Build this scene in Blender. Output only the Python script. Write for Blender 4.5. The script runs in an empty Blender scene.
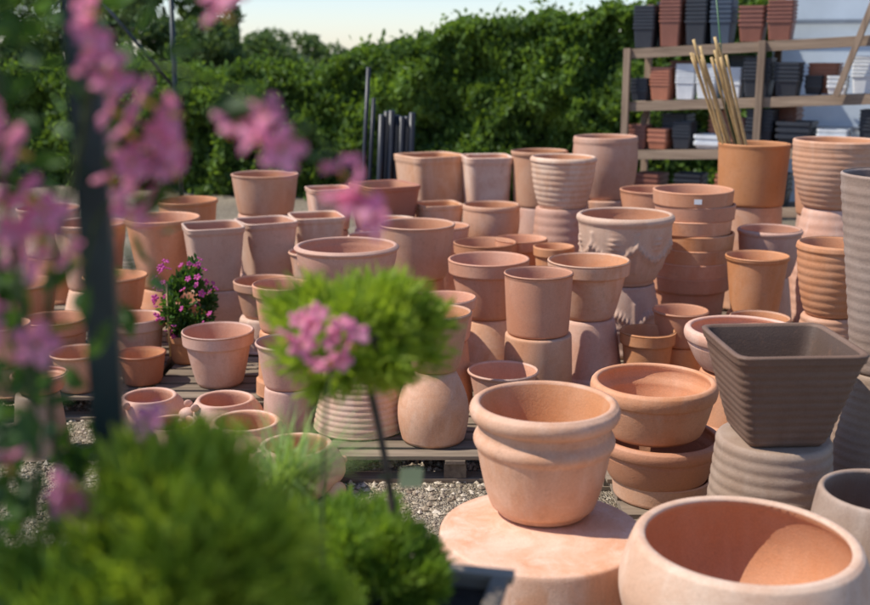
import bpy, bmesh, math, random
import numpy as np
from mathutils import Vector, Matrix, Euler, noise
random.seed(7); rng=np.random.default_rng(7)
sc=bpy.context.scene
COL=sc.collection
# ------------------------------------------------------------------ materials
def newmat(name):
    m=bpy.data.materials.new(name); m.use_nodes=True
    nt=m.node_tree; nt.nodes.clear()
    return m,nt,nt.nodes,nt.links
def N(ns,t,**k):
    n=ns.new(t)
    for a,b in k.items():
        if a in n.inputs.keys(): n.inputs[a].default_value=b
        else: setattr(n,a,b)
    return n
def ramp(ns,stops):
    r=ns.new('ShaderNodeValToRGB'); e=r.color_ramp.elements
    e[0].position=stops[0][0]; e[0].color=stops[0][1]
    e[1].position=stops[-1][0]; e[1].color=stops[-1][1]
    for p,c in stops[1:-1]:
        x=e.new(p); x.color=c
    return r
def g(v): return (v,v,v,1)
def mix(ns,ls,fac,a,b,mode='MIX'):
    m=ns.new('ShaderNodeMix'); m.data_type='RGBA'; m.blend_type=mode
    for s,val in ((0,fac),(6,a),(7,b)):
        if hasattr(val,'is_linked'): ls.new(val,m.inputs[s])
        else: m.inputs[s].default_value=val if s==0 else (*val,1) if len(val)==3 else val
    return m.outputs[2]
def terracotta(name,c,pale=(0.66,0.50,0.40),bloom=0.6,dark=(0.28,0.14,0.085)):
    m,nt,ns,ls=newmat(name)
    tc=ns.new('ShaderNodeTexCoord'); oi=ns.new('ShaderNodeObjectInfo')
    add=ns.new('ShaderNodeVectorMath'); add.operation='MULTIPLY_ADD'
    ls.new(oi.outputs['Random'],add.inputs[0]); add.inputs[1].default_value=(37,53,11); ls.new(tc.outputs['Object'],add.inputs[2])
    V=add.outputs[0]
    n1=N(ns,'ShaderNodeTexNoise',Scale=5.0,Detail=6,Roughness=.62,Distortion=.5); ls.new(V,n1.inputs['Vector'])
    mp=ns.new('ShaderNodeMapping'); mp.inputs['Scale'].default_value=(10,10,2.0); ls.new(V,mp.inputs[0])
    n2=N(ns,'ShaderNodeTexNoise',Scale=1.0,Detail=5,Roughness=.66,Distortion=.4); ls.new(mp.outputs[0],n2.inputs['Vector'])
    n3=N(ns,'ShaderNodeTexNoise',Scale=150,Detail=2,Roughness=.7); ls.new(tc.outputs['Object'],n3.inputs['Vector'])
    n4=N(ns,'ShaderNodeTexNoise',Scale=28,Detail=4,Roughness=.65); ls.new(V,n4.inputs['Vector'])
    r1=ramp(ns,[(.42,g(0)),(.68,g(1))]); ls.new(n1.outputs[0],r1.inputs[0])
    r2=ramp(ns,[(.46,g(0)),(.70,g(1))]); ls.new(n2.outputs[0],r2.inputs[0])
    mx=ns.new('ShaderNodeMath'); mx.operation='MAXIMUM'; ls.new(r1.outputs[0],mx.inputs[0]); ls.new(r2.outputs[0],mx.inputs[1])
    am=ns.new('ShaderNodeMath'); am.operation='MULTIPLY_ADD'; ls.new(oi.outputs['Random'],am.inputs[0]); am.inputs[1].default_value=.9*bloom; am.inputs[2].default_value=.4*bloom
    fb=ns.new('ShaderNodeMath'); fb.operation='MULTIPLY'; ls.new(mx.outputs[0],fb.inputs[0]); ls.new(am.outputs[0],fb.inputs[1]); fb.use_clamp=True
    col=mix(ns,ls,fb.outputs[0],c,pale)
    r4=ramp(ns,[(.28,g(1)),(.44,g(0))]); ls.new(n4.outputs[0],r4.inputs[0])
    f4=ns.new('ShaderNodeMath'); f4.operation='MULTIPLY'; ls.new(r4.outputs[0],f4.inputs[0]); f4.inputs[1].default_value=.22
    col=mix(ns,ls,f4.outputs[0],col,dark)
    r3=ramp(ns,[(.35,g(.93)),(.65,g(1.04))]); ls.new(n3.outputs[0],r3.inputs[0])
    col=mix(ns,ls,1.0,col,r3.outputs[0],'MULTIPLY')
    hs=ns.new('ShaderNodeHueSaturation')
    rm=ns.new('ShaderNodeMapRange'); rm.inputs[3].default_value=.86; rm.inputs[4].default_value=1.12; ls.new(oi.outputs['Random'],rm.inputs[0]); ls.new(rm.outputs[0],hs.inputs['Value'])
    wn=ns.new('ShaderNodeTexWhiteNoise'); wn.noise_dimensions='1D'; ls.new(oi.outputs['Random'],wn.inputs['W'])
    rs=ns.new('ShaderNodeMapRange'); rs.inputs[3].default_value=.90; rs.inputs[4].default_value=1.10; ls.new(wn.outputs['Value'],rs.inputs[0]); ls.new(rs.outputs[0],hs.inputs['Saturation'])
    rh=ns.new('ShaderNodeMapRange'); rh.inputs[3].default_value=.495; rh.inputs[4].default_value=.504; ls.new(wn.outputs['Value'],rh.inputs[0]); ls.new(rh.outputs[0],hs.inputs['Hue'])
    ls.new(col,hs.inputs['Color'])
    b=ns.new('ShaderNodeBsdfPrincipled'); b.inputs['Roughness'].default_value=.62; b.inputs['Specular IOR Level'].default_value=.35
    ls.new(hs.outputs[0],b.inputs['Base Color'])
    bp=N(ns,'ShaderNodeBump',Strength=.26,Distance=.004)
    ad=ns.new('ShaderNodeMath'); ad.operation='MULTIPLY_ADD'; ls.new(n4.outputs[0],ad.inputs[0]); ad.inputs[1].default_value=1.0; ls.new(n3.outputs[0],ad.inputs[2])
    ls.new(ad.outputs[0],bp.inputs['Height']); ls.new(bp.outputs[0],b.inputs['Normal'])
    o=ns.new('ShaderNodeOutputMaterial'); ls.new(b.outputs[0],o.inputs[0])
    return m
MAT={'p':terracotta('terracotta_pale',(.62,.33,.205),(.76,.545,.42),.65),
     'b':terracotta('terracotta_beige',(.62,.385,.26),(.76,.59,.455),.75),
     'o':terracotta('terracotta_orange',(.60,.265,.130),(.70,.43,.29),.45),
     'r':terracotta('terracotta_red',(.44,.17,.095),(.56,.32,.23),.3),
     'g':terracotta('terracotta_taupe',(.33,.225,.16),(.45,.345,.27),.6,(.14,.09,.07)),
     'd':terracotta('terracotta_dark',(.19,.113,.077),(.28,.19,.14),.6,(.09,.06,.045))}
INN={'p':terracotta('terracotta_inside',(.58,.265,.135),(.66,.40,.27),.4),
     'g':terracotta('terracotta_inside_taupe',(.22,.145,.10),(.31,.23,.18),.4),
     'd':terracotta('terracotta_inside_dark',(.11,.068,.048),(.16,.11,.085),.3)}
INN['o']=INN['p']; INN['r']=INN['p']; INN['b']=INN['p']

def simple(name,c,rough=.6,var=.15,scale=12,bump=.1,spec=.4,metal=0):
    m,nt,ns,ls=newmat(name)
    tc=ns.new('ShaderNodeTexCoord')
    n=N(ns,'ShaderNodeTexNoise',Scale=scale,Detail=4,Roughness=.65); ls.new(tc.outputs['Object'],n.inputs['Vector'])
    r=ramp(ns,[(.3,(c[0]*(1-var),c[1]*(1-var),c[2]*(1-var),1)),(.7,(c[0]*(1+var),c[1]*(1+var),c[2]*(1+var),1))]); ls.new(n.outputs[0],r.inputs[0])
    b=ns.new('ShaderNodeBsdfPrincipled'); b.inputs['Roughness'].default_value=rough; b.inputs['Specular IOR Level'].default_value=spec; b.inputs['Metallic'].default_value=metal
    ls.new(r.outputs[0],b.inputs['Base Color'])
    if bump:
        bp=N(ns,'ShaderNodeBump',Strength=bump,Distance=.01); ls.new(n.outputs[0],bp.inputs['Height']); ls.new(bp.outputs[0],b.inputs['Normal'])
    o=ns.new('ShaderNodeOutputMaterial'); ls.new(b.outputs[0],o.inputs[0]); return m
def wood(name,c1,c2,ax=0):
    m,nt,ns,ls=newmat(name)
    tc=ns.new('ShaderNodeTexCoord'); mp=ns.new('ShaderNodeMapping')
    s=[30,30,30]; s[ax]=2.0; mp.inputs['Scale'].default_value=s; ls.new(tc.outputs['Object'],mp.inputs[0])
    n=N(ns,'ShaderNodeTexNoise',Scale=1,Detail=5,Roughness=.65,Distortion=.6); ls.new(mp.outputs[0],n.inputs['Vector'])
    ge=ns.new('ShaderNodeNewGeometry')
    r=ramp(ns,[(.3,(*c1,1)),(.7,(*c2,1))]); ls.new(n.outputs[0],r.inputs[0])
    rr=ns.new('ShaderNodeMapRange'); rr.inputs[3].default_value=.65; rr.inputs[4].default_value=1.2; ls.new(ge.outputs['Random Per Island'],rr.inputs[0])
    c=mix(ns,ls,1.0,r.outputs[0],rr.outputs[0],'MULTIPLY')
    b=ns.new('ShaderNodeBsdfPrincipled'); b.inputs['Roughness'].default_value=.85
    ls.new(c,b.inputs['Base Color'])
    bp=N(ns,'ShaderNodeBump',Strength=.4,Distance=.004); ls.new(n.outputs[0],bp.inputs['Height']); ls.new(bp.outputs[0],b.inputs['Normal'])
    o=ns.new('ShaderNodeOutputMaterial'); ls.new(b.outputs[0],o.inputs[0]); return m
def leafmat(name,c1,c2,trans=.4,clump=1.2,tcol=None,rough=.5,spec=.3):
    m,nt,ns,ls=newmat(name)
    ge=ns.new('ShaderNodeNewGeometry'); tc=ns.new('ShaderNodeTexCoord')
    n=N(ns,'ShaderNodeTexNoise',Scale=clump,Detail=2,Roughness=.6); ls.new(tc.outputs['Object'],n.inputs['Vector'])
    a=ns.new('ShaderNodeMath'); a.operation='MULTIPLY_ADD'; ls.new(ge.outputs['Random Per Island'],a.inputs[0]); a.inputs[1].default_value=.5
    sb=ns.new('ShaderNodeMath'); sb.operation='MULTIPLY_ADD'; ls.new(n.outputs[0],sb.inputs[0]); sb.inputs[1].default_value=1.6; sb.inputs[2].default_value=-.55
    ls.new(sb.outputs[0],a.inputs[2])
    r=ramp(ns,[(.0,(*c1,1)),(1,(*c2,1))]); ls.new(a.outputs[0],r.inputs[0])
    b=ns.new('ShaderNodeBsdfPrincipled'); b.inputs['Roughness'].default_value=rough; b.inputs['Specular IOR Level'].default_value=spec
    ls.new(r.outputs[0],b.inputs['Base Color'])
    t=ns.new('ShaderNodeBsdfTranslucent')
    tm=mix(ns,ls,1.0,r.outputs[0],tcol or (1.6,1.5,.6),'MULTIPLY'); ls.new(tm,t.inputs[0])
    ms=ns.new('ShaderNodeMixShader'); ms.inputs[0].default_value=trans; ls.new(b.outputs[0],ms.inputs[1]); ls.new(t.outputs[0],ms.inputs[2])
    o=ns.new('ShaderNodeOutputMaterial'); ls.new(ms.outputs[0],o.inputs[0]); return m

# ------------------------------------------------------------------ mesh helpers
def link(name,me,mats,parent=None,loc=(0,0,0),rot=(0,0,0)):
    ob=bpy.data.objects.new(name,me); COL.objects.link(ob)
    for m in mats: me.materials.append(m)
    ob.location=loc; ob.rotation_euler=rot
    if parent: ob.parent=parent
    return ob
def empty(name,loc=(0,0,0),rot=(0,0,0)):
    e=bpy.data.objects.new(name,None); COL.objects.link(e); e.location=loc; e.rotation_euler=rot; e.empty_display_size=.1; return e
def npmesh(name,V,F,smooth=False,midx=None):
    me=bpy.data.meshes.new(name); V=np.asarray(V,dtype=np.float32); F=np.asarray(F,dtype=np.int32)
    k=F.shape[1]
    me.vertices.add(len(V)); me.vertices.foreach_set('co',V.ravel())
    me.loops.add(F.size); me.loops.foreach_set('vertex_index',F.ravel())
    me.polygons.add(len(F)); me.polygons.foreach_set('loop_start',np.arange(0,F.size,k,dtype=np.int32))
    try: me.polygons.foreach_set('loop_total',np.full(len(F),k,dtype=np.int32))
    except Exception: pass
    if midx is not None: me.polygons.foreach_set('material_index',np.asarray(midx,dtype=np.int32))
    me.polygons.foreach_set('use_smooth',np.full(len(F),smooth,dtype=bool))
    me.update(calc_edges=True); me.validate(); return me
def boxes(name,bl,mats,parent=None,bevel=.004,loc=(0,0,0),rot=(0,0,0)):
    bm=bmesh.new()
    for b in bl:
        M=Matrix.Translation(b[:3])
        if len(b)>6: M=M@Euler(b[6:9]).to_matrix().to_4x4()
        M=M@Matrix.Diagonal((b[3],b[4],b[5],1))
        bmesh.ops.create_cube(bm,size=1,matrix=M)
    if bevel: bmesh.ops.bevel(bm,geom=bm.edges[:],offset=bevel,segments=2,affect='EDGES',profile=.7)
    me=bpy.data.meshes.new(name); bm.to_mesh(me); bm.free()
    return link(name,me,mats,parent,loc,rot)
def tube(name,pts,rad,mats,parent=None,seg=10):
    V=[];F=[]
    pts=[Vector(p) for p in pts]; n=len(pts)
    if not hasattr(rad,'__len__'): rad=[rad]*n
    for i,p in enumerate(pts):
        d=(pts[min(i+1,n-1)]-pts[max(i-1,0)]).normalized()
        a=d.orthogonal().normalized(); b=d.cross(a)
        for k in range(seg):
            t=2*math.pi*k/seg; V.append(p+(a*math.cos(t)+b*math.sin(t))*rad[i])
    for i in range(n-1):
        for k in range(seg):
            F.append((i*seg+k,i*seg+(k+1)%seg,(i+1)*seg+(k+1)%seg,(i+1)*seg+k))
    me=bpy.data.meshes.new(name); me.from_pydata([tuple(v) for v in V],[],F+[tuple(range(seg))[::-1],tuple(range((n-1)*seg,n*seg))])
    me.polygons.foreach_set('use_smooth',[True]*len(me.polygons)); me.update()
    return link(name,me,mats,parent)

# ------------------------------------------------------------------ pots
def prof(style,rt,rb,H):
    P=[]
    def f_lin(t): return rb+(rt-rb)*t
    n=64 if style in('vase','ribbed','ribbar','sqrib','ribbell') else 46
    for i in range(n+1):
        t=i/n; r=f_lin(t)
        if style in('plain',): r=rb+(rt*.985-rb)*(t**.85)+ (0.010*rt/.2 if t>.93 else 0)
        elif style=='straight': r=rb+(rt-rb)*(t**.8)+(0.004 if t>.95 else 0)
        elif style=='rim':
            body=rb+(rt*.89-rb)*min(1,t/.76)**.75
            r=body if t<.76 else rt*(.975+.025*(t-.76)/.24)
        elif style=='cuff':
            if t<.60: r=rb*1.02+(rt*.885-rb)*(t/.60)**.50
            elif t<.72: r=rt*(.91+.035*math.sin(math.pi*(t-.60)/.12))
            elif t<.84: r=rt*.885
            else: r=rt*(.95+.05*math.sin(math.pi*(t-.84)/.16))
            if t<.06: r=rb*1.06
        elif style in('bell','ribbell','deco'):
            r=rb+(rt*.96-rb)*(math.sin(t*math.pi/2)**.75)
            if t>.88: r=rt*(.965+.035*math.sin(math.pi*(t-.88)/.12))
            if t<.06: r=rb*1.04
        elif style=='bulge':
            r=rb+(rt*1.10-rb)*math.sin(min(1,t/.62)*math.pi/2)**.7
            if t>.62: r=rt*1.10-(rt*.13)*((t-.62)/.38)**1.6
        elif style in('barrel','ribbar'):
            r=f_lin(t)+rt*.12*math.sin(math.pi*t)
            if t>.9: r+=.006
        elif style=='bulb': r=f_lin(t)+rt*.28*math.sin(math.pi*t)
        elif style=='bowl':
            if t<.62: r=rb+(rt*.93-rb)*(t/.62)**.6
            elif t<.70: r=rt*.925
            else: r=rt*(.97+.03*math.sin(math.pi*(t-.70)/.30))
        elif style=='vase': r=rb+(rt-rb)*(t**1.5)+rt*.05*math.sin(math.pi*t)
        elif style=='saucer': r=rb+(rt-rb)*t
        elif style=='invbig': r=rb*1.0+(rt-rb)*t**.9
        elif style in('sq','sqrib'): r=rb+(rt-rb)*t**.9 + (.006 if t>.9 else 0)
        if style in('ribbed','ribbell','ribbar','vase','sqrib'):
            k={'ribbed':11,'ribbell':9,'ribbar':12,'vase':19,'sqrib':12}[style]
            if t<.93: r+={'vase':.0042,'sqrib':.0028}.get(style,.0038)*abs(math.sin(math.pi*k*t))
        P.append((r,t*H))
    return P
def pot(style,mat,inv,x,y,zt,rt,zb,rb,rz=None,segs=72,name='terracotta_pot'):
    H=zt-zb
    if style=='deco': segs=180
    if inv: rt_,rb_=rb,rt
    else: rt_,rb_=rt,rb
    P=prof(style,rt_,rb_,H)
    wall=max(.013,rt_*.075)
    if style in('bulge','cuff','bowl'): wall=rt_*.095
    if style in('sq','sqrib'): wall=rt_*.10
    out=[(0,.0),(P[0][0]*.6,0.0),(P[0][0]-.012,0.0),(P[0][0]-.003,.002),(P[0][0],.008)]+[p for p in P[1:-1] if p[1]>.012 and p[1]<H-.006]
    R=P[-1][0]
    lip=[(R,H-.007),(R-.003,H-.002),(R-.009,H),(R-wall+.008,H),(R-wall+.002,H-.003),(R-wall,H-.010)]
    inner=[]
    fl=.03
    m=14
    nlip=len(out)+len(lip)
    for i in range(1,m+1):
        t=1-i/m
        zz=fl+(H-fl-.010)*t
        if style in('bulge','bell','bowl','deco'):
            j=min(len(P)-1,int(zz/H*(len(P)-1))); rr=P[j][0]-wall
        else:
            rr=(rb_-wall)+(R-rb_)*(zz/H)
        inner.append((max(rr,.02),zz))
    inner.append((inner[-1][0]*.85,fl-.003)); inner.append((0.0,fl-.004))
    prf=out+lip+inner
    n=len(prf); sd=random.uniform(0,100)
    th=np.arange(segs)*2*math.pi/segs
    w1=1+.006*np.sin(2*th+sd)+.003*np.sin(3*th+sd*2)
    if style in('sq','sqrib'):
        th=th+math.pi/segs
        e=6.0 if style=='sq' else 11.; c=np.abs(np.cos(th)); s=np.abs(np.sin(th)); w1=w1*(c**e+s**e)**(-1/e)
    V=np.zeros((n,segs,3),dtype=np.float32)
    for i,(r,z) in enumerate(prf):
        rr=r*w1
        if style=='deco' and i<len(out) and .2<z/H<.86:
            t=(z/H-.2)/.66
            k=6; ph=th*k/ (2*math.pi)%1.0
            sw=.62-.34*np.sin(np.pi*ph)
            d=np.abs(t-sw)
            rel=.015*np.exp(-(d/.10)**2)*(1+.7*np.sin(th*54)*np.cos(t*26))
            rel+=.011*np.exp(-((ph-.5)/.10)**2)*np.exp(-((t-.66)/.16)**2)*(1+.6*np.sin(t*60))
            rel+=.008*np.exp(-(np.minimum(ph,1-ph)/.05)**2)*(t<.9)
            rr=rr+rel
        V[i,:,0]=rr*np.cos(th); V[i,:,1]=rr*np.sin(th); V[i,:,2]=z
    ii=np.arange(n-1)[:,None]; kk=np.arange(segs)[None,:]
    F=np.stack([ii*segs+kk, ii*segs+(kk+1)%segs,(ii+1)*segs+(kk+1)%segs,(ii+1)*segs+kk],-1).reshape(-1,4)
    mi=np.repeat((np.arange(n-1)>=nlip-1).astype(int),segs)
    me=npmesh(name,V.reshape(-1,3),F,True,mi)
    bm=bmesh.new(); bm.from_mesh(me); bmesh.ops.remove_doubles(bm,verts=[v for v in bm.verts if abs(v.co.x)<1e-5 and abs(v.co.y)<1e-5],dist=1e-4); bm.to_mesh(me); bm.free()
    if rz is None: rz=random.uniform(0,6.28) if style not in('sq','sqrib') else random.uniform(-.12,.12)
    tilt=random.uniform(-.010,.010)
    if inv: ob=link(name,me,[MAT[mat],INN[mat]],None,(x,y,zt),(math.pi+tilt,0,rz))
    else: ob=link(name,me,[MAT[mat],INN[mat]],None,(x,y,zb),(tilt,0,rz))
    return ob
def col(x,y,*ps,rz=None):
    for p in ps: pot(p[0],p[1],p[2],x+random.uniform(-.012,.012),y,p[3],p[4],p[5]+.002,p[6],rz)
F=.13
col(-1.80,7.2,('plain','o',0,.82,.238,.356,.165),('plain','o',1,.356,.167,F,.221))
col(-2.30,7.3,('plain','p',0,.77,.242,.321,.168),('plain','p',1,.321,.17,F,.224))
col(-1.41,6.9,('sq','b',0,.814,.18,.405,.135),('sq','b',1,.405,.137,F,.17),rz=.35)
col(-1.14,7.3,('sq','b',0,.785,.18,.364,.13),('sq','p',1,.364,.13,F,.17),rz=.45)
col(-.83,7.7,('sq','b',0,.76,.18,.35,.14),('sq','p',1,.35,.135,F,.165),rz=.3)
col(-1.32,8.6,('straight','p',0,.95,.259,.64,.212),('plain','p',1,.64,.221,F,.252))
col(-.80,8.2,('sq','p',0,.89,.16,.58,.13),('sq','p',1,.58,.13,F,.17),rz=.3)
col(-.38,8.1,('sq','r',0,.93,.215,.59,.17),('sq','p',1,.59,.17,F,.2),rz=.5)
col(-.02,8.9,('sq','p',0,1.07,.245,.51,.20),('sq','p',1,.51,.2,F,.22),rz=.5)
col(.40,8.7,('sq','b',0,1.08,.185,.52,.15),('plain','p',1,.52,.174,F,.197),rz=.15)
col(-.48,5.8,('bell','p',0,.88,.281,.63,.187),('rim','o',1,.63,.161,F,.215))
col(-.12,6.6,('straight','p',0,.87,.233,.54,.182),('plain','o',1,.54,.183,F,.229))
col(.32,6.2,('rim','o',0,.73,.235,.39,.149),('plain','p',1,.39,.145,F,.208))
col(.33,7.1,('rim','o',0,.67,.209,.37,.144),('plain','o',1,.37,.145,F,.198))
col(.57,7.3,('rim','o',0,.66,.178,.36,.126),('plain','p',1,.36,.14,F,.18))
col(.78,7.0,('rim','o',0,.66,.135,.41,.103),('plain','p',1,.41,.117,F,.156))
col(.83,5.85,('rim','p',0,.79,.224,.47,.135),('plain','p',1,.47,.142,F,.202))
col(.54,5.5,('straight','o',0,.79,.175,.47,.158),('straight','p',1,.47,.17,F,.18))
col(1.13,6.4,('deco','b',0,.96,.285,.55,.17),('deco','b',1,.55,.178,F,.237))
for i in range(6):
    zt=1.055-i*.088
    pot('rim','o',0,1.61+random.uniform(-.012,.012),6.8,zt,.249,zt-.38,.176)
pot('rim','o',0,1.61,6.8,.527,.247,.132,.19)
col(1.54,7.7,('straight','o',0,.94,.246,.60,.211),('straight','o',1,.60,.212,F,.248))
col(.90,7.8,('ribbell','b',0,1.16,.236,.80,.159),('ribbed','p',1,.80,.181,F,.23))
col(.82,8.6,('plain','p',0,1.13,.215,.70,.197),('plain','p',1,.70,.197,F,.236))
col(1.33,8.6,('barrel','p',0,1.24,.24,.76,.2),('plain','p',1,.76,.228,F,.25))
col(2.19,7.6,('straight','o',0,1.27,.242,.85,.221),('straight','p',1,.85,.209,F,.23))
col(2.60,7.15,('ribbar','p',0,1.33,.27,.89,.183),('ribbar','p',1,.89,.185,F,.24))
col(1.87,6.3,('plain','o',0,.73,.177,.39,.133),('plain','o',1,.39,.135,F,.176))
col(2.10,5.7,('ribbell','o',0,.91,.199,.52,.126),('ribbed','p',1,.52,.138,F,.186))
col(1.47,5.1,('bowl','p',0,.60,.274,.39,.167),('plain','o',1,.39,.193,F,.241))
col(1.65,3.9,('vase','g',0,1.47,.199,.74,.107),('vase','g',1,.74,.11,F,.214))
col(1.19,3.65,('sqrib','d',0,.93,.220,.58,.128),rz=.06)
col(1.19,3.65,('ribbed','g',1,.58,.194,F,.232))
col(.87,4.19,('bowl','o',0,.62,.25,.395,.18)); col(.915,4.2,('bowl','o',0,.39,.25,.20,.18),('saucer','p',0,.22,.2,F,.19))
col(.36,3.45,('cuff','p',0,.773,.247,.389,.145))
col(.35,3.30,('invbig','p',1,.385,.33,0,.36))
col(.87,2.85,('bulge','b',0,.567,.316,.19,.2),('plain','p',1,.19,.22,0,.25))
col(1.40,3.2,('bulge','g',0,.56,.2,0,.13))
col(.33,5.2,('plain','p',0,.361,.17,F,.115))
col(0,4.85,('plain','p',0,.743,.159,.467,.104),('bulb','p',1,.467,.101,F,.143))
col(.06,5.35,('rim','o',0,.695,.16,.475,.12),('plain','o',1,.475,.111,F,.151))
col(-.80,5.55,('rim','o',0,.72,.155,.474,.115),('rim','o',1,.474,.111,F,.141))
col(-.70,5.12,('plain','p',0,.53,.155,.305,.118),('plain','p',1,.305,.12,0,.14))
col(-.36,5.03,('ribbed','b',1,.42,.17,F,.225))
col(-1.17,5.72,('rim','p',0,.43,.193,F,.118))
col(-1.88,5.0,('bowl','r',0,.405,.133,.31,.085),('straight','g',1,.31,.1,0,.13))
# further stock filling the yard
col(2.55,6.2,('plain','p',0,.62,.2,.3,.15),('plain','o',1,.3,.15,F,.2))
col(2.45,5.0,('ribbell','p',0,.9,.24,.5,.15),('plain','g',1,.5,.16,F,.22))
col(2.9,8.1,('straight','o',0,1.1,.24,.7,.2),('plain','p',1,.7,.2,F,.24))
col(-1.85,8.2,('plain','o',0,.8,.22,.45,.18),('plain','p',1,.45,.18,F,.22))
col(-2.75,7.8,('plain','b',0,.8,.22,.45,.18),('plain','o',1,.45,.18,F,.22))
col(-2.45,6.4,('plain','o',0,.55,.2,.3,.15),('plain','o',1,.3,.15,F,.19))
col(-1.98,6.65,('plain','o',0,.54,.19,.32,.14),('straight','o',1,.32,.15,F,.18))
col(-1.72,6.15,('rim','p',0,.40,.17,F,.12))
col(-2.12,5.95,('rim','o',0,.44,.19,F,.13))
col(-1.58,5.74,('plain','r',0,.30,.13,F,.10))
col(-1.88,5.62,('plain','p',0,.34,.15,F,.11))
col(-2.28,5.58,('straight','o',0,.50,.16,.28,.13),('plain','p',1,.28,.13,F,.16))
col(-1.03,6.45,('rim','p',0,.55,.19,.33,.13),('plain','b',1,.33,.14,F,.18))
col(-1.52,6.55,('rim','o',0,.42,.15,F,.11))
col(-.62,6.45,('plain','o',0,.66,.18,.40,.13),('straight','p',1,.40,.14,F,.17))
col(-.78,7.05,('plain','p',0,.62,.17,.38,.13),('plain','p',1,.38,.14,F,.17))
col(-.40,7.2,('rim','b',0,.70,.19,.42,.14),('plain','p',1,.42,.14,F,.18))
col(-.30,7.65,('rim','b',0,.74,.16,.48,.12),('plain','p',1,.48,.14,F,.18))
col(.05,7.6,('straight','p',0,.70,.19,.42,.15),('plain','p',1,.42,.15,F,.19))
col(.42,7.95,('barrel','p',0,.80,.2,.45,.16),('plain','p',1,.45,.16,F,.2))
col(.02,8.15,('sq','p',0,.78,.16,.45,.13),('plain','p',1,.45,.15,F,.18),rz=.3)
col(-.08,5.95,('rim','o',0,.55,.17,.34,.12),('plain','p',1,.34,.13,F,.17))
col(1.15,5.75,('rim','o',0,.42,.15,F,.11))
col(1.25,7.1,('straight','o',0,.62,.18,.38,.15),('plain','o',1,.38,.15,F,.18))
col(1.02,5.15,('plain','p',0,.34,.155,F,.12))
col(1.35,5.9,('plain','o',0,.50,.15,.30,.12),('plain','o',1,.3,.12,F,.15))
col(2.1,6.85,('bell','p',0,.80,.20,.50,.14),('plain','p',1,.5,.15,F,.2))
col(1.72,5.65,('rim','p',0,.52,.16,.32,.12),('plain','o',1,.32,.13,F,.16))

def planter(x,y,r,h,rz):
    bm=bmesh.new()
    segs=48; rings=[]
    prf=[(0,0),(r*.7,0),(r*.92,.02),(r*1.22,h*.35),(r*1.26,h*.55),(r*1.12,h*.82),(r*.98,h*.93),(r*1.02,h*.99),(r*.97,h*1.02),(r*.86,h*1.01),(r*.82,h*.95),(r*.95,h*.6),(r*.9,h*.25),(r*.5,h*.12),(0,h*.12)]
    for rr,z in prf:
        ring=[]
        for k in range(segs):
            a=2*math.pi*k/segs
            q=rr*(1+.02*math.sin(3*a+x*9))
            if 0.2*h<z<.95*h and rr>r*.97:
                q+=.30*r*math.exp(-((a-math.pi)/.42)**2)+.16*r*(math.exp(-((a-.5)/.25)**2)+math.exp(-((a-5.78)/.25)**2))
            ring.append(bm.verts.new((q*math.cos(a),q*math.sin(a),z)))
        rings.append(ring)
    for i in range(len(rings)-1):
        for k in range(segs):
            f=bm.faces.new((rings[i][k],rings[i][(k+1)%segs],rings[i+1][(k+1)%segs],rings[i+1][k])); f.smooth=True
            if i>=9: f.material_index=1
    def lump(px,py,pz,sx,sy,sz,ry=0):
        M=Matrix.Translation((px,py,pz))@Matrix.Rotation(ry,4,'Y')@Matrix.Diagonal((sx,sy,sz,1))
        v=bmesh.ops.create_icosphere(bm,subdivisions=3,radius=1,matrix=M)
        for vv in v['verts']:
            for ff in vv.link_faces: ff.smooth=True
    lump(-r*1.35,0,h*.78,r*.36,r*.30,r*.30,.3)
    lump(-r*1.64,0,h*.68,r*.18,r*.17,r*.15)
    for s in(-1,1):
        lump(-r*1.22,s*r*.30,h*.98,r*.17,r*.07,r*.14,.5)
        lump(-r*.95,s*r*.75,h*.16,r*.26,r*.2,h*.18)
        lump(r*.85,s*r*.8,h*.16,r*.28,r*.2,h*.18)
    lump(r*1.35,0,h*.5,r*.2,r*.14,r*.14,-.5)
    me=bpy.data.meshes.new('animal_planter'); bmesh.ops.remove_doubles(bm,verts=bm.verts[:],dist=1e-5); bm.to_mesh(me); bm.free()
    ob=link('terracotta_animal_planter',me,[MAT['p'],INN['p']],None,(x,y,0),(0,0,rz))
    s=ob.modifiers.new('s','SUBSURF'); s.levels=1; s.render_levels=1
planter(-1.42,5.22,.135,.22,.9); planter(-1.03,5.14,.14,.23,.6); planter(-.87,4.80,.155,.235,.7); planter(-.60,4.50,.155,.23,.5)
planter(-1.24,4.90,.12,.19,.9)

# ------------------------------------------------------------------ pallets
wp=wood('pallet_wood',(.14,.10,.065),(.31,.235,.16),0)
wp2=wood('pallet_wood_cross',(.13,.095,.065),(.29,.22,.15),1)
def pallet(x0,x1,y0,y1,nslat=7):
    e=empty('wooden_pallet',(x0,y0,0),(0,0,random.uniform(-.008,.008)))
    L=x1-x0;W=y1-y0
    sl=[];w=W/(nslat*1.25)
    for i in range(nslat):
        yy=(i+.5)*W/nslat
        sl.append((L/2+random.uniform(-.008,.008),yy+random.uniform(-.006,.006),.12,L,w*random.uniform(.88,1.05),.018,0,0,random.uniform(-.006,.006)))
        if i in(0,nslat//2,nslat-1): sl.append((L/2,yy,.011,L,w,.018))
    boxes('deck_boards',sl,[wp],e,.002)
    st=[]
    for xx in(.05,L/2,L-.05): st.append((xx,W/2,.101,.09,W,.018))
    boxes('stringer_boards',st,[wp2],e,.002)
    bl=[]
    for xx in(.06,L/2,L-.06):
        for i in(0,nslat//2,nslat-1): bl.append((xx,(i+.5)*W/nslat,.056,.1,w*.9,.070))
    boxes('blocks',bl,[wp2],e,.002)
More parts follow.
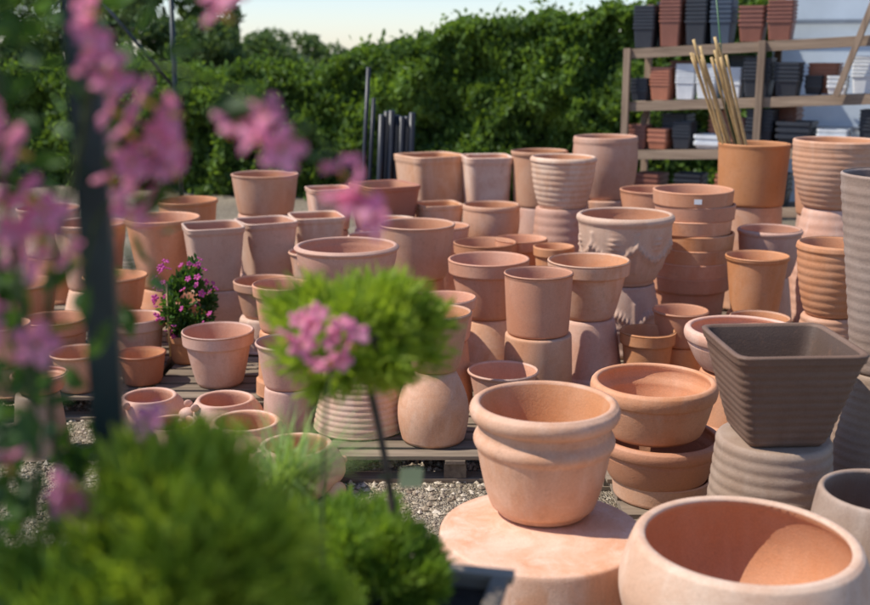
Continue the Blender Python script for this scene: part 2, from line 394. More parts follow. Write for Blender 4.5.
for j,(a,b) in enumerate([(5.45,6.4),(6.45,7.4),(7.45,8.4),(8.45,9.4)]):
    for i in range(5):
        x0=-2.75+i*1.23
        pallet(x0+.02,x0+1.2,a,b)
pallet(-.52,.70,4.62,5.40); pallet(.74,1.96,4.74,5.40); pallet(1.98,3.2,4.6,5.4); pallet(.74,1.96,3.42,4.70)

# ------------------------------------------------------------------ ground
def ground():
    m,nt,ns,ls=newmat('gravel')
    tc=ns.new('ShaderNodeTexCoord')
    v=N(ns,'ShaderNodeTexVoronoi',Scale=55); ls.new(tc.outputs['Object'],v.inputs['Vector'])
    v2=N(ns,'ShaderNodeTexVoronoi',Scale=120); ls.new(tc.outputs['Object'],v2.inputs['Vector'])
    n=N(ns,'ShaderNodeTexNoise',Scale=.8,Detail=5); ls.new(tc.outputs['Object'],n.inputs['Vector'])
    rr=ramp(ns,[(0,(.22,.16,.10,1)),(.5,(.38,.30,.20,1)),(1,(.52,.43,.31,1))])
    sp=ns.new('ShaderNodeSeparateColor'); ls.new(v.outputs['Color'],sp.inputs[0]); ls.new(sp.outputs[0],rr.inputs[0])
    r2=ramp(ns,[(.35,g(.7)),(.65,g(1.1))]); ls.new(n.outputs[0],r2.inputs[0])
    c=mix(ns,ls,1.0,rr.outputs[0],r2.outputs[0],'MULTIPLY')
    b=ns.new('ShaderNodeBsdfPrincipled'); b.inputs['Roughness'].default_value=.9; ls.new(c,b.inputs['Base Color'])
    ad=ns.new('ShaderNodeMath'); ad.operation='ADD'; ls.new(v.outputs['Distance'],ad.inputs[0]); ls.new(v2.outputs['Distance'],ad.inputs[1])
    bp=N(ns,'ShaderNodeBump',Strength=.9,Distance=.02); bp.invert=True; ls.new(ad.outputs[0],bp.inputs['Height']); ls.new(bp.outputs[0],b.inputs['Normal'])
    o=ns.new('ShaderNodeOutputMaterial'); ls.new(b.outputs[0],o.inputs[0])
    me=bpy.data.meshes.new('ground'); s=300; me.from_pydata([(-s,-s,0),(s,-s,0),(s,s,0),(-s,s,0)],[],[(0,1,2,3)]); link('ground',me,[m])
    n=15000
    base=np.array([(1,0,0),(-1,0,0),(0,1,0),(0,-1,0),(0,0,1),(0,0,-1)],float)
    fc=np.array([(0,2,4),(2,1,4),(1,3,4),(3,0,4),(2,0,5),(1,2,5),(3,1,5),(0,3,5)])
    c=np.stack([rng.uniform(-3.2,.9,n),3.0+rng.beta(1,1.4,n)*5.0,np.zeros(n)],1)
    s=rng.uniform(.005,.018,n)[:,None,None]*rng.uniform(.6,1.3,(n,1,3)); s[:,:,2]*=.7
    a=rng.uniform(0,6.28,n); ca,sa=np.cos(a),np.sin(a)
    V=base[None]*s*rng.uniform(.8,1.25,(n,6,1))
    X=V[...,0]*ca[:,None]-V[...,1]*sa[:,None]; Y=V[...,0]*sa[:,None]+V[...,1]*ca[:,None]
    V=np.stack([X,Y,V[...,2]+s[:,:,2]*.4],-1)+c[:,None,:]
    FF=(fc[None]+np.arange(n)[:,None,None]*6).reshape(-1,3)
    me=npmesh('gravel_stones',V.reshape(-1,3),FF,False)
    m2,nt,ns,ls=newmat('pebbles'); ge=ns.new('ShaderNodeNewGeometry')
    rr=ramp(ns,[(0,(.24,.17,.11,1)),(.5,(.43,.34,.23,1)),(1,(.62,.52,.39,1))]); ls.new(ge.outputs['Random Per Island'],rr.inputs[0])
    b=ns.new('ShaderNodeBsdfPrincipled'); b.inputs['Roughness'].default_value=.8; ls.new(rr.outputs[0],b.inputs['Base Color'])
    o=ns.new('ShaderNodeOutputMaterial'); ls.new(b.outputs[0],o.inputs[0])
    link('gravel_stones',me,[m2])
ground()

# ------------------------------------------------------------------ foliage helpers
def leafcloud(name,C,L,W,mat,parent=None,D=None,spread=1.0,fold=.15):
    C=np.asarray(C,float); n=len(C)
    d=rng.normal(size=(n,3)); d/=np.linalg.norm(d,axis=1)[:,None]
    if D is not None:
        d=D+spread*d; d/=np.linalg.norm(d,axis=1)[:,None]
    q=rng.normal(size=(n,3)); s=np.cross(d,q); s/=np.linalg.norm(s,axis=1)[:,None]; nn=np.cross(d,s)
    L=(np.ones(n)*L*rng.uniform(.7,1.3,n))[:,None]; W=(np.ones(n)*W*rng.uniform(.7,1.3,n))[:,None]
    v0=C-d*L*.5; v5=C+d*L*.5+nn*L*fold*-1
    a1=C-d*L*.18+s*W*.5; a2=C+d*L*.18+s*W*.45; b1=C-d*L*.18-s*W*.5; b2=C+d*L*.18-s*W*.45
    V=np.stack([v0,a1,a2,v5,b2,b1],1).reshape(-1,3)
    i=np.arange(n)[:,None]*6
    Fq=np.concatenate([i+np.array([[0,1,2,3]]),i+np.array([[0,3,4,5]])],0)
    return link(name,npmesh(name,V,Fq,False),[mat],parent)
hedge_leaf=leafmat('hedge_leaves',(.032,.072,.018),(.21,.33,.06),.42,1.8)
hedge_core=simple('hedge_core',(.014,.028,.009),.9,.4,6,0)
def hedge(x0,y0,x1,y1,hfun,thick=1.2,n=85000):
    e=empty('hedge',(0,0,0))
    d=np.array([x1-x0,y1-y0]); L=np.linalg.norm(d); d/=L; nr=np.array([d[1],-d[0]])
    if nr[1]>0: nr=-nr
    s=rng.uniform(0,1,n); side=rng.uniform(0,1,n)
    C=np.zeros((n,3))
    def top_(t): return noise.noise((t*L*.6,3,1))*.20+noise.noise((t*L*2.0,8,1))*.18
    for i in range(n):
        t=s[i]; x=x0+(x1-x0)*t; y=y0+(y1-y0)*t
        hh=hfun(t)+top_(t)
        if side[i]<.70:
            z=rng.uniform(0,1)**.8*hh
            off=noise.noise((t*L*1.1,z*1.3,5))*.50+noise.noise((t*L*3.2,z*3.5,9))*.26
            off+=-.35*max(0,(z/hh-.8)/.2)**2-abs(rng.normal(0,.08))+ (rng.uniform(0,.18) if rng.random()<.08 else 0)
            C[i]=(x+nr[0]*off,y+nr[1]*off,z)
        else:
            o2=rng.uniform(-thick,.0)
            z=hh-.1+noise.noise((t*L*1.8,o2*2,2))*.20+noise.noise((t*L*5,o2*5,2))*.12-abs(rng.normal(0,.06))+(min(.22,rng.exponential(.08)) if rng.random()<.10 else 0)
            C[i]=(x+nr[0]*o2,y+nr[1]*o2,z)
    leafcloud('hedge_leaves',C,.095,.045,hedge_leaf,e,D=np.array([nr[0]*.5,nr[1]*.5,.7]),spread=.9)
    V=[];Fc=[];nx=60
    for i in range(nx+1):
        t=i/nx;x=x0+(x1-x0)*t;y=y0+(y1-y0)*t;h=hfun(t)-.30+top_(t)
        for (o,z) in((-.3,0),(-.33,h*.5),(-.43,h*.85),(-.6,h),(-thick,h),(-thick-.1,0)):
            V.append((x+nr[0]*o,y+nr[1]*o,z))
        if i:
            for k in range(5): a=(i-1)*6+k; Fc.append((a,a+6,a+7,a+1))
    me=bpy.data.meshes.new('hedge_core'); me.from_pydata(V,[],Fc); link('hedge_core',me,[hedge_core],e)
hedge(-8.5,16.6,3.7,12.4,lambda t:min(2.50,max(1.66,1.74+(t-.54)*2.3)))

BK=simple('bark',(.10,.07,.05),.9,.3,20,.5)
pine_leaf=leafmat('pine_needles',(.045,.085,.035),(.18,.27,.09),.35,1.0)
far_leaf=leafmat('distant_foliage',(.06,.10,.065),(.12,.17,.10),.2,.2)
def tree(name,x,y,h,r,n,leaf,zlow=.25,size=.16,w=.05):
    e=empty(name,(x,y,0))
    tube('trunk',[(0,0,0),(.05,.02,h*.4),(0,0,h*.85)],[h*.045,h*.03,h*.01],[BK],e)
    C=[];k=46;cl=[]
    for i in range(k):
        t=rng.uniform(zlow,1); a=rng.uniform(0,6.28); rad=r*math.sin(math.pi*min(1,(1.06-t)/(1.06-zlow)*.62+.12))*rng.uniform(.35,1)
        c=(rad*math.cos(a),rad*math.sin(a),h*t); cl.append((c,r*rng.uniform(.18,.36)))
        if i<14: tube('limb',[(0,0,h*t*.75),(c[0]*.5,c[1]*.5,h*t*.88),c],[h*.012,h*.008,h*.003],[BK],e,6)
    for i in range(n):
        c,rr=cl[rng.integers(k)]
        v=rng.normal(size=3); v/=np.linalg.norm(v); v*=rr*rng.uniform(.5,1)**.5; v[2]*=.6
        C.append((c[0]+v[0],c[1]+v[1],c[2]+v[2]))
    leafcloud('foliage',C,size,w,leaf,e)
tree('pine_tree',-4.9,20.5,3.1,1.6,16000,pine_leaf)
tree('pine_tree',-7.0,21.5,3.3,1.9,15000,pine_leaf)
tree('pine_tree',-3.3,24,2.2,1.4,8000,pine_leaf)
tree('broadleaf_tree',-10.5,19,4.2,2.4,13000,hedge_leaf)
def ridge():
    n=14000; C=[]
    for i in range(n):
        a=rng.uniform(-1.25,1.25); R=rng.uniform(60,66); x=R*math.sin(a); y=R*math.cos(a)
        h=1.5+noise.noise((a*9,0,0))*.5+noise.noise((a*40,0,0))*.3
        C.append((x,y,rng.uniform(0,1)*h))
    leafcloud('distant_trees',C,.8,.6,far_leaf)
ridge()

# ------------------------------------------------------------------ rack
rw=wood('rack_wood',(.21,.14,.09),(.42,.30,.20),0)
rwz=wood('rack_wood_upright',(.19,.125,.08),(.40,.28,.185),2)
ex,ey=.866,-.5
ang=math.atan2(ey,ex)
rack=empty('wooden_shelf_rack',(1.75,10.3,0),(0,0,ang))
slope=.054
LR=3.6
sh=[]
for z in(1.87,1.40,.96,.45):
    for d in(.0,.13,.26,.39):
        sh.append((LR/2,d,z+slope*LR/2,LR,.115,.03,0,-math.atan(slope),0))
    sh.append((LR/2,-.075,z-.02+slope*LR/2,LR,.022,.085,0,-math.atan(slope),0))
boxes('shelf_boards',sh,[rw],rack,.003)
up=[]
for s in(.05,1.25,2.25,3.5):
    up.append((s,-.11,.95+slope*s*.5,.06,.045,1.9+slope*s)); up.append((s,.47,1.15,.06,.045,2.3+slope*s))
up.append((.02,.18,.75,.05,.05,1.7,0,.22,0)); up.append((2.02,-.15,1.95,.05,.045,.9,0,.3,0))
boxes('uprights',up,[rwz],rack,.003)
def plastic(n,c): return simple(n,c,.45,.12,9,0,.5)
PL={'k':plastic('plastic_black',(.035,.038,.045)),'b':plastic('plastic_brown',(.26,.10,.065)),'w':plastic('plastic_white',(.74,.74,.72)),'t':plastic('plastic_terracotta',(.45,.17,.095)),'n':plastic('plastic_navy',(.06,.08,.11))}
def pstack(s,d,z,w,h,n,c,tap=.8):
    V=[];Fc=[]
    base_h=h*.5; step=(h-base_h)/max(1,n-1)
    def ring(hw,zz):
        i=len(V); r=.14*hw; X=Y=hw
        for (a,b) in((X,Y-r),(X-r,Y),(-X+r,Y),(-X,Y-r),(-X,-Y+r),(-X+r,-Y),(X-r,-Y),(X,-Y+r)): V.append((a,b,zz))
        return i
    def join(i,j):
        for k in range(8): Fc.append((i+k,i+(k+1)%8,j+(k+1)%8,j+k))
    hw=w/2
    r0=ring(hw*tap,0); Fc.append(tuple(range(r0,r0+8))[::-1])
    prev=r0
    for k in range(n):
        zt=base_h+step*k; rh=min(.03,max(.012,step*.55)); jj=1+random.uniform(-.02,.02)
        a=ring(hw*.93,zt-rh); join(prev,a); b=ring(hw*jj,zt-rh); join(a,b); c2=ring(hw*jj,zt); join(b,c2); prev=ring(hw*.92,zt); join(c2,prev)
    inn=ring(hw*tap*.95,h-base_h*.9); join(prev,inn); Fc.append(tuple(range(inn,inn+8)))
    me=bpy.data.meshes.new('plastic_pot_stack'); me.from_pydata(V,[],Fc)
    wx=1.75+ex*s+.5*d; wy=10.3+ey*s+.866*d
    link('plastic_pot_stack',me,[PL[c]],None,(wx,wy,z+slope*s+.016+.012),(0,0,ang+random.uniform(-.09,.09)))
T=1.87
for a in[(.16,.06,T,.2,.37,7,'k'),(.40,.06,T,.2,.46,8,'b'),(.64,.06,T,.2,.42,7,'k'),(.86,.06,T,.2,.40,6,'n'),(1.12,.06,T,.22,.30,5,'b'),(1.36,.06,T,.22,.33,6,'b'),(.3,.3,T,.22,.4,6,'k'),(.75,.3,T,.22,.44,6,'k'),(.52,.3,T,.22,.46,8,'b')]: pstack(*a)
T=1.40
for a in[(.14,.06,T,.17,.20,4,'k'),(.34,.06,T,.20,.29,6,'t'),(.56,.06,T,.18,.31,7,'w'),(.76,.06,T,.19,.30,6,'w'),(.97,.1,T,.18,.26,5,'w'),(1.20,.06,T,.24,.33,6,'k'),(1.45,.06,T,.22,.28,5,'k'),(1.64,.2,T,.15,.16,3,'k'),(1.86,.06,T,.16,.15,3,'w',.8),(2.08,.06,T,.22,.30,6,'w'),(2.34,.06,T,.24,.30,6,'w'),(2.6,.06,T,.22,.3,5,'t'),(.45,.3,T,.22,.34,6,'b'),(1.0,.32,T,.24,.36,6,'k'),(1.7,.32,T,.26,.26,5,'t')]: pstack(*a)
T=.96
for a in[(.14,.06,T,.17,.22,4,'b'),(.34,.06,T,.20,.18,3,'t'),(.56,.06,T,.18,.24,5,'k'),(.80,.06,T,.24,.12,2,'w'),(1.02,.1,T,.18,.26,5,'b'),(1.25,.06,T,.24,.33,6,'k'),(1.55,.06,T,.3,.22,3,'k'),(1.86,.06,T,.26,.15,3,'w'),(2.18,.06,T,.22,.30,6,'k'),(2.5,.06,T,.22,.30,6,'b'),(.42,.3,T,.24,.30,5,'k'),(.85,.3,T,.24,.32,5,'t'),(1.4,.3,T,.24,.36,5,'b')]: pstack(*a)
T=.45
for i in range(8): pstack(.25+i*.38,.1,T,.26,.28,4,random.choice('kbtk'))

gp=simple('greenhouse_film',(.60,.66,.70),.25,.10,1.5,0,.5)
gf=simple('galvanised_frame',(.35,.36,.37),.4,.1,8,0,.5,.7)
gh=empty('greenhouse',(3.9,13.2,0),(0,0,-.35))
boxes('film_wall',[(4.5,0,1.6,9,.02,3.2)],[gp],gh,0)
boxes('film_roof',[(4.5,1.4,3.75,9,3.0,.02,.4,0,0)],[gp],gh,0)
boxes('frame',[(i*1.5,-.05,1.6,.05,.05,3.2) for i in range(7)]+[(4.5,-.09,1.0,9,.03,.05),(4.5,-.09,2.2,9,.03,.05),(4.5,-.09,3.17,9,.03,.06)],[gf],gh,.004)

cane=simple('bamboo',(.52,.35,.15),.55,.25,14,.2)
ce=empty('bamboo_canes',(0,0,0))
for i in range(16):
    a=random.uniform(-.07,.07); b=random.uniform(-.08,.08)
    p0=Vector((2.16+a,7.6+b,.90)); p1=Vector((1.80+a*1.2+random.uniform(-.05,.05),7.55+b*2,2.02+random.uniform(-.20,.08)))
    pts=[];rd=[]
    for k in range(13):
        t=k/12; pts.append(p0.lerp(p1,t)); rd.append(.0085 if k%3 else .0105)
    tube('cane',pts,rd,[cane],ce,8)
grn=simple('green_stake',(.03,.10,.03),.4)
tube('stake',[(2.2,7.6,.9),(1.98,7.57,1.5),(1.86,7.55,2.25)],.006,[grn],ce,6)
bk=simple('black_plastic',(.025,.025,.028),.4)
pe=empty('black_pipe_bundle',(0,0,0))
for i in range(7):
    x=-.50+i*.042; tube('pipe',[(x,9.25+.04*(i%2),0),(x+.06,9.2+.04*(i%2),1.38+random.uniform(-.03,.03))],.027,[bk],pe,10)
for i in range(2): tube('rod',[(-.66+i*.05,9.3,0),(-.55+i*.04,9.3,1.75-.25*i)],.018,[bk],pe,8)
mp=simple('dark_metal',(.03,.035,.035),.4,.2,10,.05,.5,.3)
fr=empty('metal_frame',(0,0,0))
tube('pole',[(-2.62,11.3,0),(-2.62,11.3,2.6)],.025,[mp],fr)
tube('brace',[(-2.62,11.3,1.5),(-3.5,11.3,2.6)],.018,[mp],fr)
tube('brace',[(-3.5,11.3,0),(-3.5,11.3,2.6)],.02,[mp],fr)

# ------------------------------------------------------------------ foreground
post=empty('steel_post',(-.467,1.5,0))
pm=simple('post_paint',(.035,.055,.055),.38,.2,18,.08,.5)
boxes('shaft',[(0,0,1.45,.044,.044,2.9)],[pm],post,.006,rot=(0,0,.15))
boxes('base_plate',[(0,0,.006,.14,.14,.012)],[pm],post,.003)

mleaf=leafmat('climber_leaves',(.02,.055,.018),(.10,.20,.04),.4,9)
pet=leafmat('pink_petals',(.84,.24,.42),(.92,.48,.60),.5,14,(1.15,.95,1.0),.6)
pet2=leafmat('magenta_petals',(.50,.05,.26),(.75,.16,.45),.4,14,(1.1,.8,.95),.6)
stemm=simple('stem',(.06,.09,.03),.7,.2,10,0)
yel=simple('flower_centre',(.65,.42,.08),.6,.1,10,0)
def flower(P,size,mat,parent,tilt=None,n=5):
    V=[];Fc=[];mi=[]
    seg=n*6; rings=[(.10,-.75),(.10,-.4),(.16,-.12),(.34,.02),(.62,.07),(.9,.04),(1.0,-.06)]
    for j,(r,z) in enumerate(rings):
        for k in range(seg):
            a=2*math.pi*k/seg; lob=abs(math.cos(a*n/2))**.6
            rr=r*(1 if j<3 else (1-(.55*(1-lob))*((j-2)/4)))
            zz=z+ (0.14*math.sin(a*n+1)*(j/6) if j>2 else 0)
            V.append((rr*math.cos(a),rr*math.sin(a),zz))
    for j in range(len(rings)-1):
        for k in range(seg): Fc.append((j*seg+k,j*seg+(k+1)%seg,(j+1)*seg+(k+1)%seg,(j+1)*seg+k)); mi.append(0 if j>1 else 1)
    me=bpy.data.meshes.new('flower'); me.from_pydata([tuple(c*size for c in v) for v in V],[],Fc)
    me.polygons.foreach_set('use_smooth',[True]*len(Fc)); me.polygons.foreach_set('material_index',mi)
    d=Vector(tilt) if tilt else Vector((random.uniform(-1,.5),random.uniform(-.9,.3),random.uniform(.0,1)))
    ob=link('flower',me,[mat,yel],parent,P); ob.rotation_euler=d.to_track_quat('Z','Y').to_euler()
clm=empty('pink_climber_plant',(0,0,0))
FL=[(-.395,1.30,1.915),(-.375,1.30,1.865),(-.415,1.34,1.89),(-.24,1.30,1.965),(-.25,1.31,1.945),(-.204,1.32,1.825),(-.18,1.3,1.785),(-.215,1.3,1.80),(-.235,1.31,1.815),(-.096,1.3,1.74),(-.115,1.33,1.765),(-.075,1.3,1.705),(-.09,1.29,1.72),(-.11,1.3,1.73),
 (-.354,1.35,1.79),(-.318,1.33,1.825),(-.342,1.36,1.73),(-.32,1.32,1.765),(-.365,1.3,1.81),(-.456,1.25,1.695),(-.432,1.28,1.664),(-.48,1.25,1.79),(-.47,1.25,1.74),(-.51,1.2,1.57),(-.47,1.25,1.56),(-.444,1.25,1.365),(-.52,1.25,1.42),(-.36,1.3,1.45),(-.375,1.35,1.70),(-.40,1.35,1.75),(-.39,1.33,1.83),(-.505,1.3,1.66),(-.40,1.3,1.945),(-.31,1.3,1.79),(-.345,1.3,1.845),(-.45,1.26,1.72),
 (-.36,1.31,1.77),(-.33,1.31,1.80),(-.37,1.32,1.74),(-.48,1.24,1.70),(-.50,1.24,1.73),(-.46,1.25,1.66),(-.50,1.24,1.82),(-.38,1.3,1.89),(-.435,1.25,1.35),(-.455,1.24,1.385),(-.52,1.25,1.60)]
for p in FL: flower(p,random.uniform(.023,.032),pet,clm)
def stem(pts,r=.003,par=clm,mat=stemm):
    P=[Vector(p) for p in pts]; out=[]
    for i in range(len(P)-1):
        p0=P[max(i-1,0)];p1=P[i];p2=P[i+1];p3=P[min(i+2,len(P)-1)]
        for k in range(5):
            t=k/5; out.append(.5*((2*p1)+(-p0+p2)*t+(2*p0-5*p1+4*p2-p3)*t*t+(-p0+3*p1-3*p2+p3)*t**3))
    out.append(P[-1]); tube('stem',out,r,[mat],par,6)
stem([(-.51,1.46,.3),(-.50,1.44,1.0),(-.52,1.42,1.5),(-.42,1.36,1.85),(-.38,1.32,2.1)],.005)
stem([(-.55,1.3,.3),(-.53,1.3,1.0),(-.50,1.3,1.4),(-.50,1.28,1.7),(-.49,1.25,2.0)],.005)
stem([(-.43,1.36,1.84),(-.33,1.34,1.88),(-.25,1.32,1.85),(-.2,1.31,1.80)],.0022)
stem([(-.33,1.34,1.88),(-.2,1.32,1.84),(-.13,1.31,1.79),(-.09,1.3,1.73)],.0022)
stem([(-.42,1.36,1.86),(-.33,1.33,1.97),(-.24,1.3,1.97)],.0022)
stem([(-.46,1.40,1.6),(-.42,1.37,1.7),(-.36,1.35,1.72)],.0025)
stem([(-.53,1.3,.9),(-.50,1.28,1.2),(-.45,1.25,1.35)],.0025)
n=1100
C=np.stack([rng.normal(-.585,.055,n),rng.uniform(1.1,1.5,n),rng.uniform(.5,2.1,n)],1)
C2=np.stack([-.46+rng.normal(0,.04,60),1.58+rng.normal(0,.03,60),rng.uniform(1.5,2.08,60)],1)
C3=np.array([(-.36,1.34,1.88),(-.30,1.33,1.9),(-.27,1.32,1.87),(-.24,1.31,1.83),(-.16,1.31,1.8),(-.33,1.33,1.95),(-.29,1.31,1.97),(-.42,1.28,1.60),(-.40,1.27,1.56),(-.21,1.3,1.85),(-.14,1.31,1.775)]+[(-.34+random.gauss(0,.03),1.34,1.77+random.gauss(0,.04)) for _ in range(14)])
leafcloud('leaves',np.concatenate([C,C2,C3]),.055,.026,mleaf,clm,D=np.array([.2,-.2,-.3]),spread=1.2)
soil=simple('soil',(.035,.024,.016),.95,.5,60,.9)
boxes('planting_trough',[(-.54,1.36,.15,.34,.42,.3)],[simple('trough_plastic',(.06,.05,.045),.6)],clm,.01)
boxes('trough_soil',[(-.54,1.36,.297,.30,.38,.014)],[soil],clm,.002)

tw=wood('weathered_timber',(.17,.13,.095),(.40,.32,.235),0)
tw2=wood('weathered_timber_upright',(.15,.115,.085),(.36,.28,.21),2)
tb=empty('plant_table',(-.14,1.78,0))
boxes('slats',[(0,-.55+i*.15,.60,.86,.12,.025) for i in range(8)],[tw],tb,.003)
boxes('legs',[(sx*.38,sy,.285,.06,.06,.57) for sx in(-1,1) for sy in(-.5,.45)]+[(sx*.38,0,.555,.05,1.1,.06) for sx in(-1,0,1)],[tw2],tb,.004)
tr=empty('wooden_planter_box',(-.20,1.98,.615),(0,0,-.22))
LX,LY,HZ=.62,.30,.225
boxes('side_boards',[(0,-LY/2,HZ/2,LX,.022,HZ),(0,LY/2,HZ/2,LX,.022,HZ)],[tw],tr,.003)
boxes('end_boards',[(-LX/2+.011,0,HZ/2,.022,LY-.024,HZ-.004),(LX/2-.011,0,HZ/2,.022,LY-.024,HZ-.004)],[tw2],tr,.003)
boxes('top_rim',[(0,-LY/2-.004,HZ+.010,LX+.05,.035,.018),(0,LY/2+.004,HZ+.010,LX+.05,.035,.018),(-LX/2,0,HZ+.010,.035,LY-.030,.017),(LX/2,0,HZ+.010,.035,LY-.030,.017)],[tw],tr,.003)
boxes('soil',[(0,0,HZ-.03,LX-.046,LY-.024,.03)],[soil],tr,0)
boxes('floor_board',[(0,0,.02,LX-.05,LY-.03,.02)],[tw],tr,0)

ygreen=leafmat('conifer_sprays',(.16,.27,.03),(.48,.58,.09),.5,14,(1.35,1.3,.45))
dgreen=leafmat('dark_sprays',(.075,.17,.025),(.36,.49,.08),.5,12,(1.35,1.3,.45))
def bush(parent,c,rad,n,L,W,mat,squash=1.0,clumps=40,up=.5,cr=.28):
    c=np.array(c)
    cl=rng.normal(size=(clumps,3)); cl/=np.linalg.norm(cl,axis=1)[:,None]; cl*=(rng.uniform(.2,1,clumps)**.45)[:,None]
    R=np.array([rad,rad,rad*squash])
    k=rng.integers(0,clumps,n); v=rng.normal(size=(n,3)); v/=np.linalg.norm(v,axis=1)[:,None]
    p=cl[k]*.85+v*cr*rng.uniform(.1,1,n)[:,None]
    C=c+p*R; q=p+v*.6+np.array([0,0,up]); D=q/np.linalg.norm(q,axis=1)[:,None]
    return leafcloud('foliage',C,L,W,mat,parent,D=D,spread=.45,fold=.05)
tp=empty('topiary_tree',(0,0,0))
bush(tp,(-.145,2.0,1.382),.180,8500,.036,.005,ygreen,.84,46,.35,.29)
stem([(-.080,2.0,.80),(-.082,2.0,1.0),(-.10,2.0,1.15),(-.13,2.0,1.3)],.0075,tp,BK)
for i in range(8):
    a=random.uniform(0,6.28); stem([(-.125,2.0,1.27),(-.13+.05*math.cos(a),2+.05*math.sin(a),1.33),(-.14+.1*math.cos(a),2+.1*math.sin(a),1.40)],.003,tp,BK)
s1=empty('low_shrub',(0,0,0))
bush(s1,(-.18,1.97,.945),.19,9000,.036,.0045,dgreen,.62,50,.8)
bush(s1,(-.06,1.97,.91),.115,5500,.032,.0045,dgreen,.7,30,.8)
bush(s1,(-.33,2.02,.92),.13,4000,.032,.0045,ygreen,.7,26,.8)
s2=empty('golden_shrub',(0,0,0))
bush(s2,(-.32,1.28,1.255),.18,14000,.036,.0055,ygreen,1.05,60,.8,.3)
bush(s2,(-.45,1.20,1.17),.18,9000,.036,.0055,dgreen,1.0,50,.8,.3)
bush(s2,(-.17,1.32,1.12),.13,6500,.034,.0055,ygreen,.9,36,.8,.3)
stem([(-.31,1.30,.61),(-.31,1.28,.9),(-.31,1.28,1.15)],.009,s2,BK)
stem([(-.33,1.30,.80),(-.40,1.24,.95),(-.46,1.22,1.1)],.009,s2,BK)
stem([(-.31,1.28,.85),(-.22,1.3,.98),(-.17,1.32,1.1)],.006,s2,BK)
def nurspot(x,y,z,r,h):
    V=[];Fc=[];seg=32;mi=[]
    pr=[(0,0),(r*.75,0),(r*.95,h*.9),(r,h*.9),(r,h),(r*.93,h),(r*.9,h*.85),(0,h*.85)]
    for rr,zz in pr:
        for k in range(seg): a=2*math.pi*k/seg; V.append((rr*math.cos(a),rr*math.sin(a),zz))
    for i in range(len(pr)-1):
        for k in range(seg): Fc.append((i*seg+k,i*seg+(k+1)%seg,(i+1)*seg+(k+1)%seg,(i+1)*seg+k)); mi.append(1 if i==6 else 0)
    me=bpy.data.meshes.new('nursery_pot'); me.from_pydata(V,[],Fc); me.polygons.foreach_set('material_index',mi)
    link('nursery_pot',me,[bk,soil],None,(x,y,z))
nurspot(-.31,1.30,.614,.11,.22)
gr=leafmat('grass_blades',(.12,.22,.06),(.42,.54,.20),.4,12)
ge_=empty('ornamental_grass',(0,0,0))
V=[];Fc=[]
for i in range(520):
    a=random.uniform(0,6.28); ln=random.uniform(.17,.32); lean=random.uniform(.3,1.3); w=.003
    bx=-.33+random.gauss(0,.025); by=2.27+random.gauss(0,.02); pts=[]
    for k in range(6):
        t=k/5; o=ln*lean*t*t*.8; z=.88+ln*(t-.35*lean*t*t)
        pts.append(Vector((bx+o*math.cos(a),by+o*math.sin(a),z)))
    sd=Vector((-math.sin(a),math.cos(a),0))
    b0=len(V)
    for k,p in enumerate(pts):
        ww=w*(1-k/5.3); V+= [tuple(p+sd*ww),tuple(p-sd*ww)]
    for k in range(5): Fc.append((b0+2*k,b0+2*k+1,b0+2*k+3,b0+2*k+2))
me=bpy.data.meshes.new('blades'); me.from_pydata(V,[],Fc); link('blades',me,[gr],ge_)
nurspot(-.33,2.27,.614,.09,.28)
pf=empty('pink_flowering_plant',(0,0,0))
stem([(-.19,1.72,.80),(-.19,1.72,1.1),(-.18,1.7,1.3),(-.165,1.7,1.41)],.003,pf)
for p in[(-.165,1.7,1.45),(-.195,1.7,1.47),(-.14,1.69,1.44),(-.17,1.68,1.42),(-.215,1.71,1.435),(-.15,1.7,1.475),(-.185,1.69,1.495),(-.125,1.7,1.46),(-.19,1.69,1.41),(-.215,1.7,1.48),(-.235,1.7,1.455),(-.15,1.69,1.415)]: flower(p,random.uniform(.020,.027),pet,pf)
nurspot(-.19,1.72,.614,.06,.2)
lb=empty('plant_label',(-.045,1.95,1.11),(0,0,.3))
boxes('tag',[(0,0,0,.045,.0015,.038,0,.1,0)],[simple('label_card',(.55,.58,.28),.5)],lb,.0005)
boxes('tie',[(-.03,.02,.0,.06,.002,.003)],[stemm],lb,0)

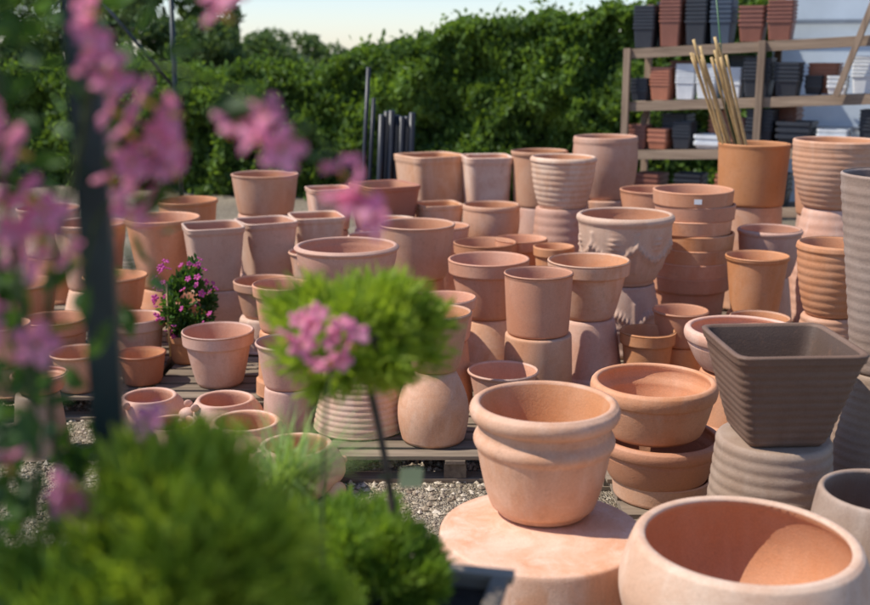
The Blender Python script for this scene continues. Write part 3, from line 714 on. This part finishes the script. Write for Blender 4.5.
mg=empty('magenta_flowering_plant',(0,0,0))
bush(mg,(-1.43,6.15,.47),.18,2600,.035,.018,mleaf,1.55,34,.5,.3)
for i in range(60):
    v=rng.normal(size=3); v/=np.linalg.norm(v)
    flower((-1.43+v[0]*.18,6.15+v[1]*.18-.02,.52+v[2]*.26),random.uniform(.016,.025),pet2,mg)
pot('rim','o',0,-1.43,6.15,.30,.12,.132,.09)
tube('stake',[(-1.5,6.0,.2),(-1.5,6.0,.62)],.006,[cane],mg,6)
boxes('price_sticker',[(0,0,0,.045,.002,.03)],[simple('sticker',(.8,.8,.76),.5,.02,5,0)],None,0,loc=(1.575,6.549,1.005),rot=(0,0,-.14))

# ------------------------------------------------------------------ light, world, camera
EL=54
S=Vector((-.90,-.08,0)).normalized()*math.cos(math.radians(EL)); S.z=math.sin(math.radians(EL))
sl=bpy.data.lights.new('sun','SUN'); sl.energy=5.0; sl.angle=math.radians(.53); sl.color=(1,.955,.88)
so=bpy.data.objects.new('sun',sl); COL.objects.link(so); so.rotation_euler=(-S).to_track_quat('-Z','Y').to_euler(); so.location=(-5,5,8)
w=bpy.data.worlds.new('World'); sc.world=w; w.use_nodes=True
nt=w.node_tree; bgn=nt.nodes['Background']; sky=nt.nodes.new('ShaderNodeTexSky'); sky.sky_type='NISHITA'; sky.sun_disc=False
sky.sun_elevation=math.radians(EL); sky.sun_rotation=math.atan2(S.x,S.y); sky.air_density=1.0; sky.dust_density=.2; sky.ozone_density=3.0
tint=mix(nt.nodes,nt.links,1.0,sky.outputs[0],(.98,1.0,1.14),'MULTIPLY')
nt.links.new(tint,bgn.inputs[0]); bgn.inputs[1].default_value=.15
cam=bpy.data.cameras.new('camera'); cam.sensor_width=36; cam.lens=45.5; cam.clip_end=1000; cam.clip_start=.05
co=bpy.data.objects.new('camera',cam); COL.objects.link(co); co.location=(0,0,1.9); co.rotation_euler=(math.radians(90-13),0,0)
cam.dof.use_dof=True; cam.dof.focus_distance=4.6; cam.dof.aperture_fstop=1.9
sc.camera=co
sc.view_settings.view_transform='Standard'; sc.view_settings.look='None'; sc.view_settings.exposure=0
